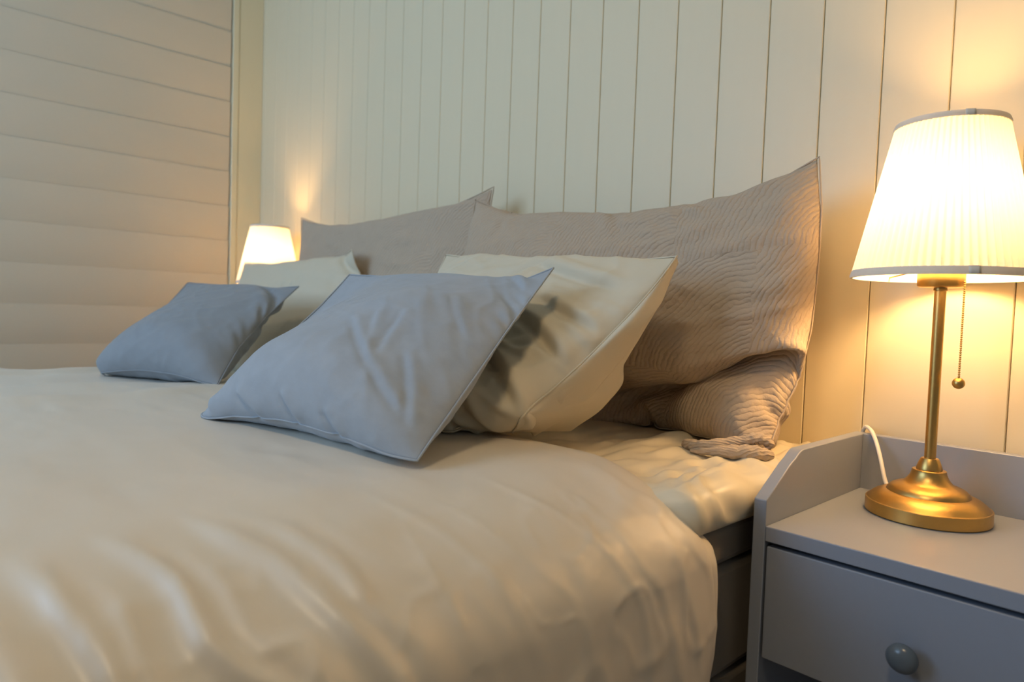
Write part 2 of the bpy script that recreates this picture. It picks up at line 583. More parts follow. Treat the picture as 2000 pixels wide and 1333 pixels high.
def sim_pillow(W, H, TL, TR, BR, BL, n=30, m=24, bulge=.06, press=1.0, cap=.16, steps=110, iters=7, seed=1,
               grav=.08, pins=(), slack=.03, bend=.06, kc=.35, fine=(55, 5, .03), vslack=None, uslack=None, capf=None, wr=(), top=None, pexp=.6, ease=.045, right=None, folds=()):
    TL, TR, BR, BL = [np.array(p, float) for p in (TL, TR, BR, BL)]
    P = V = None
    nrm = np.cross(TR - TL + BR - BL, BL - TL + BR - TR)   # u x v
    nrm /= np.linalg.norm(nrm)
    if nrm[1] > 0:
        nrm = -nrm
    sgn = 1. if np.dot(np.cross(TR - TL, BL - TL), nrm) > 0 else -1.
    for level in (0, 1):
        if level:
            m, n = 2 * m - 1, 2 * n - 1
            steps, iters, sl = fine[0], fine[1], fine[2]
            Q = np.empty((2, m, n, 3))
            Q[:, ::2, ::2] = P
            Q[:, 1::2, ::2] = .5 * (P[:, 1:] + P[:, :-1])
            Q[:, :, 1::2] = .5 * (Q[:, :, 0:-1:2] + Q[:, :, 2::2])
            P = Q
        else:
            sl = slack
        u = np.linspace(0, 1, n)[None, :, None]
        v = np.linspace(0, 1, m)[:, None, None]
        base = (TL * (1 - u) + TR * u) * (1 - v) + (BL * (1 - u) + BR * u) * v
        prof = (1 - (2 * u - 1) ** 2) ** pexp * (1 - (2 * v - 1) ** 2) ** .6
        if P is None:
            P = np.stack([base + nrm * prof * bulge, base - nrm * prof * bulge])
        hu, hv = W / (n - 1), H / (m - 1)
        uu_, vv_ = np.broadcast_to(u[..., 0], (m, n)), np.broadcast_to(v[..., 0], (m, n))
        su = 1 + sl * np.clip(smooth_noise((m, n), 5, seed + 7 * level), -2, 2)
        sv = 1 + sl * np.clip(smooth_noise((m, n), 5, seed + 50 + 7 * level), -2, 2)
        if vslack:
            sv = sv + vslack(uu_, vv_)
        if uslack:
            su = su + uslack(uu_, vv_)
        con = Constraints(m, n, hu, hv, kc=kc, sh=.2, bend=bend, reach=4 if level == 0 else 2, su=su, sv=sv)
        cor = [((0, 0), TL), ((0, n - 1), TR), ((m - 1, n - 1), BR), ((m - 1, 0), BL)]
        V = np.zeros_like(P)
        capm = np.maximum(cap * (prof[..., 0] ** .7), .002)
        if capf:
            capm = capm * capf(uu_, vv_)
        if top is not None:
            tp = np.array([TL] + [np.array(q) for q in top] + [TR])
            tt = np.interp(np.linspace(TL[0], TR[0], n), tp[:, 0], np.arange(len(tp)))
            topT = np.stack([np.interp(tt, np.arange(len(tp)), tp[:, k]) for k in range(3)], -1)
        if right is not None:
            rp = np.array([TR] + [np.array(q) for q in right] + [BR])
            tt = np.linspace(0, len(rp) - 1, m)
            rightT = np.stack([np.interp(tt, np.arange(len(rp)), rp[:, k]) for k in range(3)], -1)
        npat = 2 if level == 0 else 1
        pw = []
        I, J = np.mgrid[0:m, 0:n]
        for (uu, vv, lay, T, st, rad) in pins:
            ii, jj = vv * (m - 1), uu * (n - 1)
            w = np.exp(-(((I - ii) * hv) ** 2 + ((J - jj) * hu) ** 2) / (2 * rad ** 2)) * st
            pw.append((int(round(ii)), int(round(jj)), lay, np.array(T), w[..., None]))
        for it in range(steps):
            N = normals(P) * sgn
            N[1] *= -1
            f = N * (press * 3e-4)
            f[..., 2] -= grav * 3e-4
            V = (V + f) * .9
            old = P.copy()
            P = P + V
            for k in range(iters):
                con.solve(P)
                for (i0, j0), (i1, j1) in (((0, 0), (1, n)), ((m - 1, 0), (m, n)), ((0, 0), (m, 1)), ((0, n - 1), (m, n))):
                    e = P[:, i0:i1, j0:j1].mean(0)
                    P[:, i0:i1, j0:j1] = e
                # filling only reaches so far, and the two faces do not cross
                d = P[0] - P[1]
                t = (d * nrm).sum(-1)
                ex = np.clip(t - capm, 0, None)[..., None] * nrm * .25
                P[0] -= ex
                P[1] += ex
                ex = np.clip(.002 - t, 0, None)[..., None] * nrm * .5
                ex[0] = ex[-1] = 0
                ex[:, 0] = ex[:, -1] = 0
                P[0] += ex
                P[1] -= ex
                for (i, j), T in cor:
                    P[:, i, j] = T
                    # doubled seams keep a corner stiff: a small patch stays in the pillow's plane
                    si, sj = (1 if i == 0 else -1), (1 if j == 0 else -1)
                    for a_ in range(0, npat):
                        for b_ in range(0, npat):
                            if a_ + b_ and a_ + b_ < npat + 1:
                                P[:, i + si * a_, j + sj * b_] += .3 * (base[i + si * a_, j + sj * b_] - P[:, i + si * a_, j + sj * b_])
                if top is not None:
                    P[:, 0, 1:-1] += .3 * (topT[1:-1] - P[:, 0, 1:-1])
                if right is not None:
                    P[:, 1:-1, -1] += .3 * (rightT[1:-1] - P[:, 1:-1, -1])
                for (i, j, lay, T, w) in pw:
                    for q in ((0, 1) if lay == 2 else (lay,)):
                        P[q] += w * (T - P[q, i, j])
                # things underneath and behind
                P[..., 2] = np.maximum(P[..., 2], bed_height(P[..., 0], P[..., 1]))
                lim = relief.y(P[..., 0], P[..., 2]) - .004
                P[..., 1] = np.where(P[..., 1] > lim, P[..., 1] + (lim - P[..., 1]) * .5, P[..., 1])
            V = (P - old)
    Q = P.copy()
    Q[:, 1:-1, 1:-1] = P[:, 1:-1, 1:-1] * .6 + .1 * (P[:, :-2, 1:-1] + P[:, 2:, 1:-1] + P[:, 1:-1, :-2] + P[:, 1:-1, 2:])
    # ease the cloth into the drawn-out corners
    for (i, j), T in cor:
        d = np.linalg.norm(Q - T, axis=-1)
        w = (np.exp(-(d / ease) ** 2) * .8)[..., None]
        for k in range(14):
            A = Q.copy()
            A[:, 1:-1, 1:-1] = .25 * (Q[:, :-2, 1:-1] + Q[:, 2:, 1:-1] + Q[:, 1:-1, :-2] + Q[:, 1:-1, 2:])
            A[:, 0, 1:-1] = .5 * (Q[:, 0, 2:] + Q[:, 0, :-2]); A[:, -1, 1:-1] = .5 * (Q[:, -1, 2:] + Q[:, -1, :-2])
            A[:, 1:-1, 0] = .5 * (Q[:, 2:, 0] + Q[:, :-2, 0]); A[:, 1:-1, -1] = .5 * (Q[:, 2:, -1] + Q[:, :-2, -1])
            Q = Q + w * (A - Q)
    # creases pressed into the cloth: narrow ridges along the zero lines of a noise stretched along one direction
    N = normals(Q) * sgn
    N[1] *= -1
    um, vm = np.meshgrid(np.linspace(0, W, n), np.linspace(0, H, m))
    for (u0, v0, u1, v1, amp, wid, bow) in folds:
        # one fold of the front face: a soft ridge with a sharper valley below it
        ax, ay, bx_, by_ = u0 * W, v0 * H, u1 * W, v1 * H
        L_ = math.hypot(bx_ - ax, by_ - ay)
        tx, ty = (bx_ - ax) / L_, (by_ - ay) / L_
        sl_ = ((um - ax) * tx + (vm - ay) * ty) / L_
        dd = (vm - ay) * tx - (um - ax) * ty
        dd = dd - bow * np.sin(PI * np.clip(sl_, 0, 1))
        end = np.clip(sl_ / .25 + .25, 0, 1) * np.clip((1 - sl_) / .25 + .25, 0, 1)
        end = end * end * (3 - 2 * end)
        q = dd / wid
        h = np.where(q < 0, np.exp(-(q / 1.6) ** 2), np.exp(-(q / .8) ** 2)) - 1.1 * np.exp(-((q - 1.35) / .6) ** 2)
        Q[0] += N[0] * (amp * h * end)[..., None]
    for k, (amp, lu, lv, ang, wid, fmask) in enumerate(wr):
        ca, sa = math.cos(ang), math.sin(ang)
        for l in (0, 1):
            a = value_noise((um * ca + vm * sa) / lu, (vm * ca - um * sa) / lv, seed * 3 + k * 11 + l)
            h = np.exp(-(a / wid) ** 2) - .3
            msk = prof[..., 0] ** .4 * (fmask(uu_, vv_) if fmask else 1)
            Q[l] += N[l] * (amp * h * msk)[..., None]
    return Q

def grid_mesh(name, P, W, H, mat, parent=None, sub=1):
    """closed two-sided mesh of a pillow grid (edges shared) with UVs in metres"""
    _, m, n, _ = P.shape
    idx = np.zeros((2, m, n), int)
    idx[0] = np.arange(m * n).reshape(m, n)
    inner = np.zeros((m, n), bool)
    inner[1:-1, 1:-1] = True
    idx[1] = idx[0]
    idx[1][inner] = m * n + np.arange(inner.sum())
    verts = np.concatenate([P[0].reshape(-1, 3), P[1][inner]])
    faces = []
    uvs = []
    us = np.linspace(0, W, n); vs = np.linspace(H, 0, m)
    for l in (0, 1):
        for i in range(m - 1):
            for j in range(n - 1):
                q = [(i, j), (i + 1, j), (i + 1, j + 1), (i, j + 1)]
                if l:
                    q = q[::-1]
                faces.append([idx[l][a] for a in q])
                uvs.extend([(us[b] + l * 1.7, vs[a]) for a, b in q])
    me = bpy.data.meshes.new(name)
    me.from_pydata(verts.tolist(), [], [list(map(int, f)) for f in faces])
    uvl = me.uv_layers.new(name='UVMap')
    uvl.data.foreach_set('uv', np.array(uvs).ravel())
    me.polygons.foreach_set('use_smooth', [True] * len(me.polygons))
    me.update()
    bm = bmesh.new(); bm.from_mesh(me)
    bmesh.ops.recalc_face_normals(bm, faces=bm.faces)
    bm.to_mesh(me); bm.free()
    o = link(name, me, mat, parent)
    if sub:
        s = o.modifiers.new('sub', 'SUBSURF')
        s.levels = s.render_levels = sub
    return o

def sheet_mesh(name, G, W, H, mat, parent=None, sub=1, thick=0):
    m, n, _ = G.shape
    faces = [(i * n + j, (i + 1) * n + j, (i + 1) * n + j + 1, i * n + j + 1) for i in range(m - 1) for j in range(n - 1)]
    me = bpy.data.meshes.new(name)
    me.from_pydata(G.reshape(-1, 3).tolist(), [], faces)
    us = np.linspace(0, W, n); vs = np.linspace(H, 0, m)
    uvs = []
    for i in range(m - 1):
        for j in range(n - 1):
            uvs.extend([(us[j], vs[i]), (us[j], vs[i + 1]), (us[j + 1], vs[i + 1]), (us[j + 1], vs[i])])
    uvl = me.uv_layers.new(name='UVMap')
    uvl.data.foreach_set('uv', np.array(uvs).ravel())
    me.polygons.foreach_set('use_smooth', [True] * len(me.polygons))
    me.update()
    o = link(name, me, mat, parent)
    if thick:
        s = o.modifiers.new('thick', 'SOLIDIFY')
        s.thickness = thick
        s.offset = -1
    if sub:
        s = o.modifiers.new('sub', 'SUBSURF')
        s.levels = s.render_levels = sub
    return o

def seam_tube(name, P, r, mat, parent, uv=None):
    _, m, n, _ = P.shape
    ring = [P[0, 0, j] for j in range(n)] + [P[0, i, n - 1] for i in range(1, m)] + \
           [P[0, m - 1, j] for j in range(n - 2, -1, -1)] + [P[0, i, 0] for i in range(m - 2, 0, -1)]
    bm = bmesh.new()
    tube(bm, ring, r, 6, closed=True)
    return from_bm(name, bm, mat, parent, angle=180)

# ------------------------------------------------------------------ bed: base, topper with fitted sheet, duvet
BXL, BXR, BYF = -2.24, -.445, -2.05
bed = tag(empty('bed', ((BXL + BXR) / 2, -1.03, 0)), 'dark taupe upholstered box bed base under the pale bedding', 'bed')
bcx, bcy = (BXL + BXR) / 2, -1.03
def bb(name, x0, x1, y0, y1, z0, z1, mat, bev):
    return bx(name, x0 - bcx, x1 - bcx, y0 - bcy, y1 - bcy, z0, z1, mat, bed, bev)
bb('base_box', BXL, BXR, BYF, -.02, .10, .335, M['bed'], .012)
bb('spring_box', BXL, BXR, BYF, -.02, .337, .490, M['bed'], .012)
bb('upper_box', BXL, BXR, BYF, -.02, .492, .548, M['bed'], .010)
for x in (BXL + .1, BXR - .1):
    for y in (BYF + .1, -.12):
        bm = bmesh.new()
        lathe(bm, [(.022, 0), (.03, .10)], 16, x - bcx, y - bcy)
        from_bm('leg', bm, M['ns_dark'], bed)

# topper: rounded slab with puckered sheet
def topper():
    nx, ny = 150, 110
    x0, x1, y0, y1 = BXL - .005, -.428, BYF - .01, -.008
    zt, zb = TOP_Z - .002, .548
    xs = np.linspace(x0, x1, nx); ys = np.concatenate([np.linspace(y0, -.75, 30), np.linspace(-.74, y1, 80)])
    # unwrapped: side rows appended
    r = .032
    sec = []   # section around an edge: (outward offset, z)
    for a in np.linspace(0, PI / 2, 7):
        sec.append((-r + r * math.sin(a), zt - r + r * math.cos(a)))
    for a in np.linspace(0, PI / 2, 5)[1:]:
        rr = zt - r - zb
        sec.append((-rr * .5 * (1 - math.cos(a)), zt - r - rr * math.sin(a)))
    bm = bmesh.new()
    uvl = bm.loops.layers.uv.new('UVMap')
    S = len(sec)
    gx = np.concatenate([np.full(S - 1, 0.), xs, np.full(S - 1, 0.)])
    rs = np.random.RandomState(3)
    nA = smooth_noise((ny + 2 * S, nx + 2 * S), 5, 11)
    nB = smooth_noise((ny + 2 * S, nx + 2 * S), 14, 12)
    cols = [(x0 - (-r) * 0, k) for k in range(S - 1)]
    grid = []
    xin0, xin1, yin0, yin1 = x0 + r, x1 - r, y0 + r, y1 - r
    xs = np.linspace(xin0, xin1, nx)
    xs = np.concatenate([np.linspace(xin0, -.8, 60), np.linspace(-.79, xin1, 90)])
    ys = np.concatenate([np.linspace(yin0, -.75, 30), np.linspace(-.74, yin1, 80)])
    def axis(vals, lo, hi):
        out = []
        for k in range(S - 1, 0, -1):
            out.append((lo, -1, k))
        for v in vals:
            out.append((v, 0, 0))
        for k in range(1, S):
            out.append((hi, 1, k))
        return out
    AX = axis(xs, xin0, xin1); AY = axis(ys, yin0, yin1)
    for j, (yv, sy, ky) in enumerate(AY):
        row = []
        for i, (xv, sx, kx) in enumerate(AX):
            k = max(kx, ky)
            off, z = sec[k]
            off = off + r
            dx = dy = 0.
            if kx or ky:
                ax_, ay_ = sx * kx, sy * ky
                l = math.hypot(ax_, ay_)
                dx, dy = ax_ / l * off, ay_ / l * off
            x, y = xv + dx, yv + dy
            # sheet puckers near the right-hand front corner
            w = np.clip((x + .85) / .35, 0, 1) * np.clip((y + .50) / .06, 0, 1)
            puck = .0032 * nA[j, i] * (.25 + w)
            diag = math.sin((x * .8 + y * 1.0) * 85 + 3.0 * nB[j, i]) * .0030 * w * min(1, max(0, (x + .62) / .14))
            z2 = z + (puck + diag) * (1. if k == 0 else .6)
            x2 = x + (puck + diag) * (.9 if sx > 0 and kx else 0)
            und = float(np.clip((-.49 - y) / .04, 0, 1))
            x2 -= .05 * und * (1 if x > -1.3 else -1) * (abs(x + 1.33) > .6)
            z2 -= .018 * und
            row.append(bm.verts.new((x2, y, z2 + .004 * nB[j, i] * (k == 0))))
        grid.append(row)
    for j in range(len(AY) - 1):
        for i in range(len(AX) - 1):
            f = bm.faces.new((grid[j][i], grid[j][i + 1], grid[j + 1][i + 1], grid[j + 1][i]))
            for lp in f.loops:
                lp[uvl].uv = (lp.vert.co.x, lp.vert.co.y + lp.vert.co.z)
    bm.faces.new([v for v in grid[0][::-1]] + [grid[j][0] for j in range(1, len(AY))] + grid[-1][1:] + [grid[j][-1] for j in range(len(AY) - 2, 0, -1)])
    bmesh.ops.recalc_face_normals(bm, faces=bm.faces)
    o = from_bm('mattress_topper', bm, M['sheet'], None, angle=180)
    return o
tag(topper(), 'thin mattress topper in a glossy cream fitted sheet, bared beside the nightstand', 'mattress')

def make_duvet():
    """quilt laid flat, rolled over both long sides; folds run down the hanging cloth"""
    a, b, drop = .235, .112, .20
    xr, xl = -.405, BXL - .035
    yh, yf = -.482, -2.12
    v = np.concatenate([np.linspace(yh, -1.34, 150), np.linspace(-1.36, yf, 45)])
    th = np.linspace(0, PI / 2, 40)
    ex, ez = a * np.sin(th), b * np.cos(th) - b
    arc = np.concatenate([[0], np.cumsum(np.hypot(np.diff(ex), np.diff(ez)))])
    dn = np.linspace(0, drop, 24)[1:]
    side_x = np.concatenate([ex, a + .004 * np.sin(dn / drop * PI)])
    side_z = np.concatenate([ez, -b - dn])
    side_s = np.concatenate([arc, arc[-1] + dn])
    nx_ = np.concatenate([np.sin(th) / a, np.ones(len(dn))])
    nz_ = np.concatenate([np.cos(th) / b, np.zeros(len(dn))])
    nl = np.hypot(nx_, nz_); nx_, nz_ = nx_ / nl, nz_ / nl
    flat = np.concatenate([np.linspace(xl + a, -1.25, 45), np.linspace(-1.235, xr - a, 55)])
    X = np.concatenate([(xl + a - side_x)[::-1], flat[1:-1], xr - a + side_x])
    Zo = np.concatenate([side_z[::-1], 0 * flat[1:-1], side_z])
    NX = np.concatenate([-nx_[::-1], 0 * flat[1:-1], nx_])
    NZ = np.concatenate([nz_[::-1], 0 * flat[1:-1] + 1, nz_])
    Sd = np.concatenate([side_s[::-1], 0 * flat[1:-1], side_s])
    sgn = np.concatenate([-np.ones(len(side_s)), 0 * flat[1:-1], np.ones(len(side_s))])
    m, n = len(v), len(X)
    Y = np.repeat(v[:, None], n, 1)
    Xg, Zg, S = np.repeat(X[None], m, 0), np.repeat(Zo[None], m, 0), np.repeat(Sd[None], m, 0)
    D = np.zeros((m, n))
    right = sgn[None] > 0
    sm = lambda t: np.clip(t, 0, 1) ** 2 * (3 - 2 * np.clip(t, 0, 1))
    # y where the fold crosses the roll, height, half-width, start along the arc, slant, curl
    folds = [(-.505, .006, .012, .12, .10, 0), (-.540, .010, .020, .16, .20, .15), (-.592, .007, .013, .20, .25, .1), (-.640, .008, .016, .10, .26, .1),
             (-.690, .008, .013, .03, .24, .25), (-.735, .005, .020, .14, .2, 0), (-.780, .006, .012, .06, .28, .3), (-.828, .008, .014, .02, .2, .2),
             (-.870, .005, .012, .07, .3, .3), (-.905, .007, .013, .03, .30, .4), (-.950, .008, .016, .02, .26, .3), (-.992, .011, .013, .00, .22, .5),
             (-1.030, .008, .014, .05, .24, .3), (-1.068, .013, .013, .02, .2, .5), (-1.105, .009, .011, .07, .15, .2), (-1.132, .013, .012, .03, .12, .3),
             (-1.165, .011, .012, .05, .1, .2), (-1.21, .010, .02, .06, .1, 0), (-1.27, .012, .02, .06, .1, 0), (-1.34, .012, .03, .06, .1, 0),
             (-1.43, .012, .03, .06, .1, 0), (-1.53, .014, .03, .06, .1, 0), (-1.64, .012, .03, .06, .1, 0), (-1.75, .014, .03, .06, .1, 0), (-1.86, .012, .03, .06, .1, 0), (-1.98, .012, .03, .06, .1, 0)]
    wob = smooth_noise((m, n), 9, 77) * .006
    for (yc, A, w, s0, sl, cu) in folds:
        yy = yc + sl * (S - .15) + cu * .25 * np.clip(S - .05, 0, .25) ** 2 / .06 * .3 + wob
        if yc > -.93:
            A, w = A * .30, w * .55
        ramp = sm((S - s0) / .10)
        tail = 1 - .45 * sm((S - .30) / .2)
        q = (Y - yy) / (w * .8 * (1 + 1.3 * np.clip(S - .15, 0, 1)))
        # steep on the foot side, soft on the head side
        prof = np.where(q < 0, np.exp(-(q * 1.5) ** 2), np.exp(-(q * .62) ** 2))
        D += np.where(right, prof * A * .85 * ramp * tail, 0)
        D += np.where(sgn[None] < 0, np.exp(-((Y - yc * 1.1 - .1 + wob) / (w * 2.2)) ** 2) * A * ramp, 0)
    D -= .004 * sm(S / .15)
    # slow swelling of the filling and light creases on top
    D += .0018 * smooth_noise((m, n), 17, 41) * (S < .2)
    D += .0006 * smooth_noise((m, n), 5, 42)
    cr = np.abs(smooth_noise((m, n), 11, 43) + .5 * smooth_noise((m, n), 6, 44))
    D += .0016 * np.exp(-(cr / .14) ** 2) * (.15 + sm((S - .06) / .12))
    # the far third of the bed lies a little lower behind a ridge
    D -= .014 * sm((-1.62 - Xg + .05 * np.sin(Y * 9)) / .16) * (S == 0)
    D += .010 * np.exp(-((Xg + 1.50 + .22 * (Y + .75) + .03 * np.sin(Y * 9)) / .05) ** 2) * (.6 + .4 * np.sin(Y * 23))
    # the head hem thins out and settles on the sheet
    tap = np.clip((yh - Y) / .060, 0, 1)
    set_ = -.013 * (1 - np.sqrt(1 - (1 - tap) ** 2))
    hemw = .006 * np.sin(Xg * 9 + 1.) + .006 * np.sin(S * 21)
    Y = Y + (hemw + .015 * sm((S - .1) / .2)) * np.clip(1 - (yh - Y) / .25, 0, 1)
    D = D + set_
    G = np.stack([Xg + NX[None] * D, Y, DUV_Z + Zg + NZ[None] * D], -1)
    return G
DG = make_duvet()
duvet = sheet_mesh('duvet', DG, 2.6, 1.65, M['duvet'], None, sub=1, thick=.009)
tag(duvet, 'pale beige satin duvet spread over the bed, hanging in soft folds at the side', 'duvet')
# lower layer of the head hem peeping out below the upper one
hm = DG[:14].copy()
hm[..., 2] -= .008
hm[..., 0] -= np.where(hm[..., 0] > -.55, .006, 0)
k_ = np.linspace(1, 0, 14)[:, None]
xs_ = hm[0, :, 0]
lipw = np.clip((hm[0, :, 0] + .72) / .12, 0, 1) * .026 * (1 + .35 * np.sin(np.arange(hm.shape[1]) * .17))
hm[..., 1] += k_ * lipw[None] - .004
hm[..., 2] -= k_ * .003
sheet_mesh('under_hem', hm, 2.6, .1, M['duvet'], duvet, sub=1, thick=.003)

# ------------------------------------------------------------------ pillows, back to front
def pillow(name, label, cat, group, mat, P, W, H, seam=.0016, sub=1):
    o = grid_mesh(name, P, W, H, mat, None, sub)
    tag(o, label, cat, group)
    if seam:
        seam_tube('seam', P, seam, mat, o)
    relief.add(P)
    return o

sstep = lambda t: np.clip(t, 0, 1) ** 2 * (3 - 2 * np.clip(t, 0, 1))
QF = sim_pillow(.90, .53, (-2.19, -.14, 1.110), (-1.275, -.085, 1.125), (-1.29, -.14, .62), (-2.16, -.14, .62),
                n=40, m=28, bulge=.06, press=.9, cap=.19, seed=21, slack=.05, top=[(-2.113, -.13, 1.088), (-1.976, -.13, 1.058), (-1.866, -.13, 1.055), (-1.697, -.12, 1.073), (-1.57, -.12, 1.080), (-1.389, -.11, 1.088), (-1.31, -.10, 1.108)], capf=lambda u, v: .45 + .65 * v,
                wr=[(.004, .16, .03, .1, .35, None), (.003, .05, .03, .8, .3, None)])
pillow('quilted_pillow', 'taupe quilted pillow against the wall beside the far lamp', 'pillow', 'quilted pillows', M['quilt'], QF, .92, .56)
crease = [(.57, .84, 0, (-.807, -.13, .672), .6, .016), (.69, .81, 0, (-.704, -.12, .699), .6, .016), (.79, .77, 0, (-.622, -.15, .727), .6, .016),
          (.88, .72, 0, (-.548, -.15, .753), .6, .016), (.945, .68, 0, (-.490, -.14, .772), .6, .016)]
QN = sim_pillow(.82, .52, (-1.255, -.16, 1.082), (-.462, -.122, 1.080), (-.478, -.215, .613), (-1.22, -.25, .613),
                n=44, m=32, bulge=.08, press=.9, cap=.225, seed=23, slack=.05, pexp=.52, ease=.03, right=[(-.450, -.130, 1.000), (-.450, -.130, .920), (-.456, -.130, .805), (-.470, -.135, .725), (-.484, -.165, .660)], pins=crease, top=[(-1.143, -.14, 1.034), (-.971, -.13, 1.022), (-.875, -.13, 1.010), (-.788, -.13, 1.018), (-.687, -.13, 1.018), (-.598, -.13, 1.026), (-.527, -.13, 1.046)], fine=(60, 5, .045),
                vslack=lambda u, v: .16 * sstep((v - .55) / .25) * (.4 + .6 * u), capf=lambda u, v: .5 + .85 * v,
                wr=[(.007, .17, .026, -.12, .3, lambda u, v: .25 + u), (.003, .05, .02, .9, .3, None)])
qn = pillow('quilted_pillow', 'large taupe quilted pillow against the wall nearest the nightstand, deeply creased low down', 'pillow', 'quilted pillows', M['quilt'], QN, .86, .58)
def corner_tuck(parent):
    bm = bmesh.new()
    uvl = bm.loops.layers.uv.new('UVMap')
    def lobe(ctl, rad, n=14, seed=0):
        P = []
        R = []
        ctl = [Vector(p) for p in ctl]
        for i in range(len(ctl) - 1):
            p0, p1, p2, p3 = ctl[max(i - 1, 0)], ctl[i], ctl[i + 1], ctl[min(i + 2, len(ctl) - 1)]
            for k in range(8):
                t = k / 8
                P.append(.5 * ((2 * p1) + (-p0 + p2) * t + (2 * p0 - 5 * p1 + 4 * p2 - p3) * t * t + (-p0 + 3 * p1 - 3 * p2 + p3) * t ** 3))
                R.append((rad[i] * (1 - t) + rad[i + 1] * t) * (1 + .10 * math.sin((i * 8 + k) * 1.7 + seed)))
        tube(bm, P, R, n)
    lobe([(-.60, -.245, .612), (-.585, -.262, .615), (-.55, -.272, .621), (-.508, -.245, .631), (-.486, -.232, .638), (-.472, -.220, .631), (-.478, -.222, .620)], [.008, .009, .009, .009, .009, .007, .003], seed=1)
    lobe([(-.570, -.283, .611), (-.52, -.268, .616), (-.486, -.248, .618), (-.470, -.228, .614), (-.476, -.216, .610)], [.003, .010, .012, .009, .003], seed=3)
    for f in bm.faces:
        for lp in f.loops:
            lp[uvl].uv = (lp.vert.co.x * 1.2, lp.vert.co.z * 2 + lp.vert.co.y)
    return from_bm('crumpled_corner', bm, M['quilt'], parent, angle=180)
corner_tuck(qn)
CF = sim_pillow(.71, .41, (-2.41, -.24, .958), (-1.70, -.23, .974), (-1.64, -.345, .62), (-2.34, -.36, .62),
                n=34, m=22, bulge=.04, press=.8, cap=.10, seed=31, capf=lambda u, v: .45 + .65 * v, wr=[(.003, .2, .05, .1, .3, None)])
pillow('cream_pillow', 'plain cream pillow between far blue cushion and far quilted pillow', 'pillow', 'cream pillows', M['cream'], CF, .72, .46)
CN = sim_pillow(.665, .42, (-1.24, -.255, .942), (-.590, -.315, .912), (-.752, -.495, .620), (-1.36, -.46, .62),
                n=46, m=34, bulge=.05, press=.8, cap=.14, seed=33, slack=.04, folds=[(.50, .235, .66, .275, .007, .009, .004), (.56, .40, .98, .53, .012, .010, -.012), (.52, .50, .76, .545, .009, .009, .004), (.64, .60, .99, .74, .013, .011, -.012), (.60, .735, .90, .85, .013, .011, -.008), (.62, .92, .86, .88, .016, .015, -.010), (.58, .10, .92, .17, .008, .011, .006), (.72, .30, .98, .36, .008, .010, .008), (.70, .80, .98, .90, .009, .009, 0), (.20, .30, .45, .36, .005, .014, 0)], top=[(-1.093, -.27, .926), (-.984, -.28, .916), (-.847, -.29, .912), (-.73, -.30, .908)], vslack=lambda u, v: .05 * sstep((v - .2) / .3), capf=lambda u, v: .45 + .65 * v,
                wr=[(.011, .18, .038, .15, .25, lambda u, v: .25 + v), (.005, .08, .045, -.6, .22, None)])
cn = pillow('cream_pillow', 'plain cream pillow with open flap side leaning on the near quilted pillow', 'pillow', 'cream pillows', M['cream'], CN, .70, .50)
def flap(name, outer, parent, seed, belly, thick=.0016):
    """loose end of the pillowcase: from the side seam out to its own hem line"""
    m = CN.shape[1]
    E = CN[0, :, -1]
    t = np.linspace(0, 1, m)
    ov = np.linspace(0, 1, len(outer))
    O = np.stack([np.interp(t, ov, np.array(outer)[:, k]) for k in range(3)], -1)
    K = np.ones(7) / 7
    Op = np.pad(O, ((3, 3), (0, 0)), 'edge')
    O = np.stack([np.convolve(Op[:, k], K, 'valid') for k in range(3)], -1)
    w = np.linspace(0, 1, 12)[None, :, None]
    G = E[:, None] * (1 - w) + O[:, None] * w
    nz = smooth_noise((m, 12), 10, seed)[..., None]
    G = G + np.array(belly) * (np.sin(PI * w) * .8 + nz * .4 * w) * np.sin(PI * t)[:, None, None]
    G[..., 2] = np.maximum(G[..., 2], bed_height(G[..., 0], G[..., 1]) + .001)
    o = sheet_mesh(name, G, .08, .5, M['cream'], parent, 1, thick)
    return o
flap('front_flap', [(-.589, -.310, .911), (-.594, -.325, .870), (-.598, -.34, .833), (-.615, -.362, .79), (-.632, -.385, .754), (-.665, -.42, .688), (-.70, -.445, .65), (-.739, -.47, .621)], cn, 5, (.006, -.018, .004))
flap('back_flap', [(-.590, -.305, .909), (-.604, -.32, .85), (-.620, -.335, .81), (-.639, -.345, .768), (-.652, -.352, .735), (-.659, -.355, .703), (-.69, -.365, .659), (-.735, -.385, .622)], cn, 6, (.004, .020, -.004))
BF = sim_pillow(.475, .425, (-2.17, -.51, .870), (-1.70, -.385, .864), (-1.525, -.655, .632), (-1.94, -.78, .622),
                n=32, m=32, bulge=.05, press=.9, cap=.215, seed=41, slack=.04, top=[(-1.996, -.46, .864), (-1.80, -.41, .857)], capf=lambda u, v: .25 + .85 * v, pexp=1.1, ease=.06, right=[(-1.655, -.488, .787), (-1.598, -.582, .709)],
                wr=[(.003, .12, .04, -.5, .25, None), (.002, .05, .03, .7, .25, None)])
pillow('velvet_cushion', 'blue velvet cushion with its shading in the colour, in front of the blind, at the far side of the bed', 'cushion', 'velvet cushions', M['velvet_far'], BF, .5, .5)
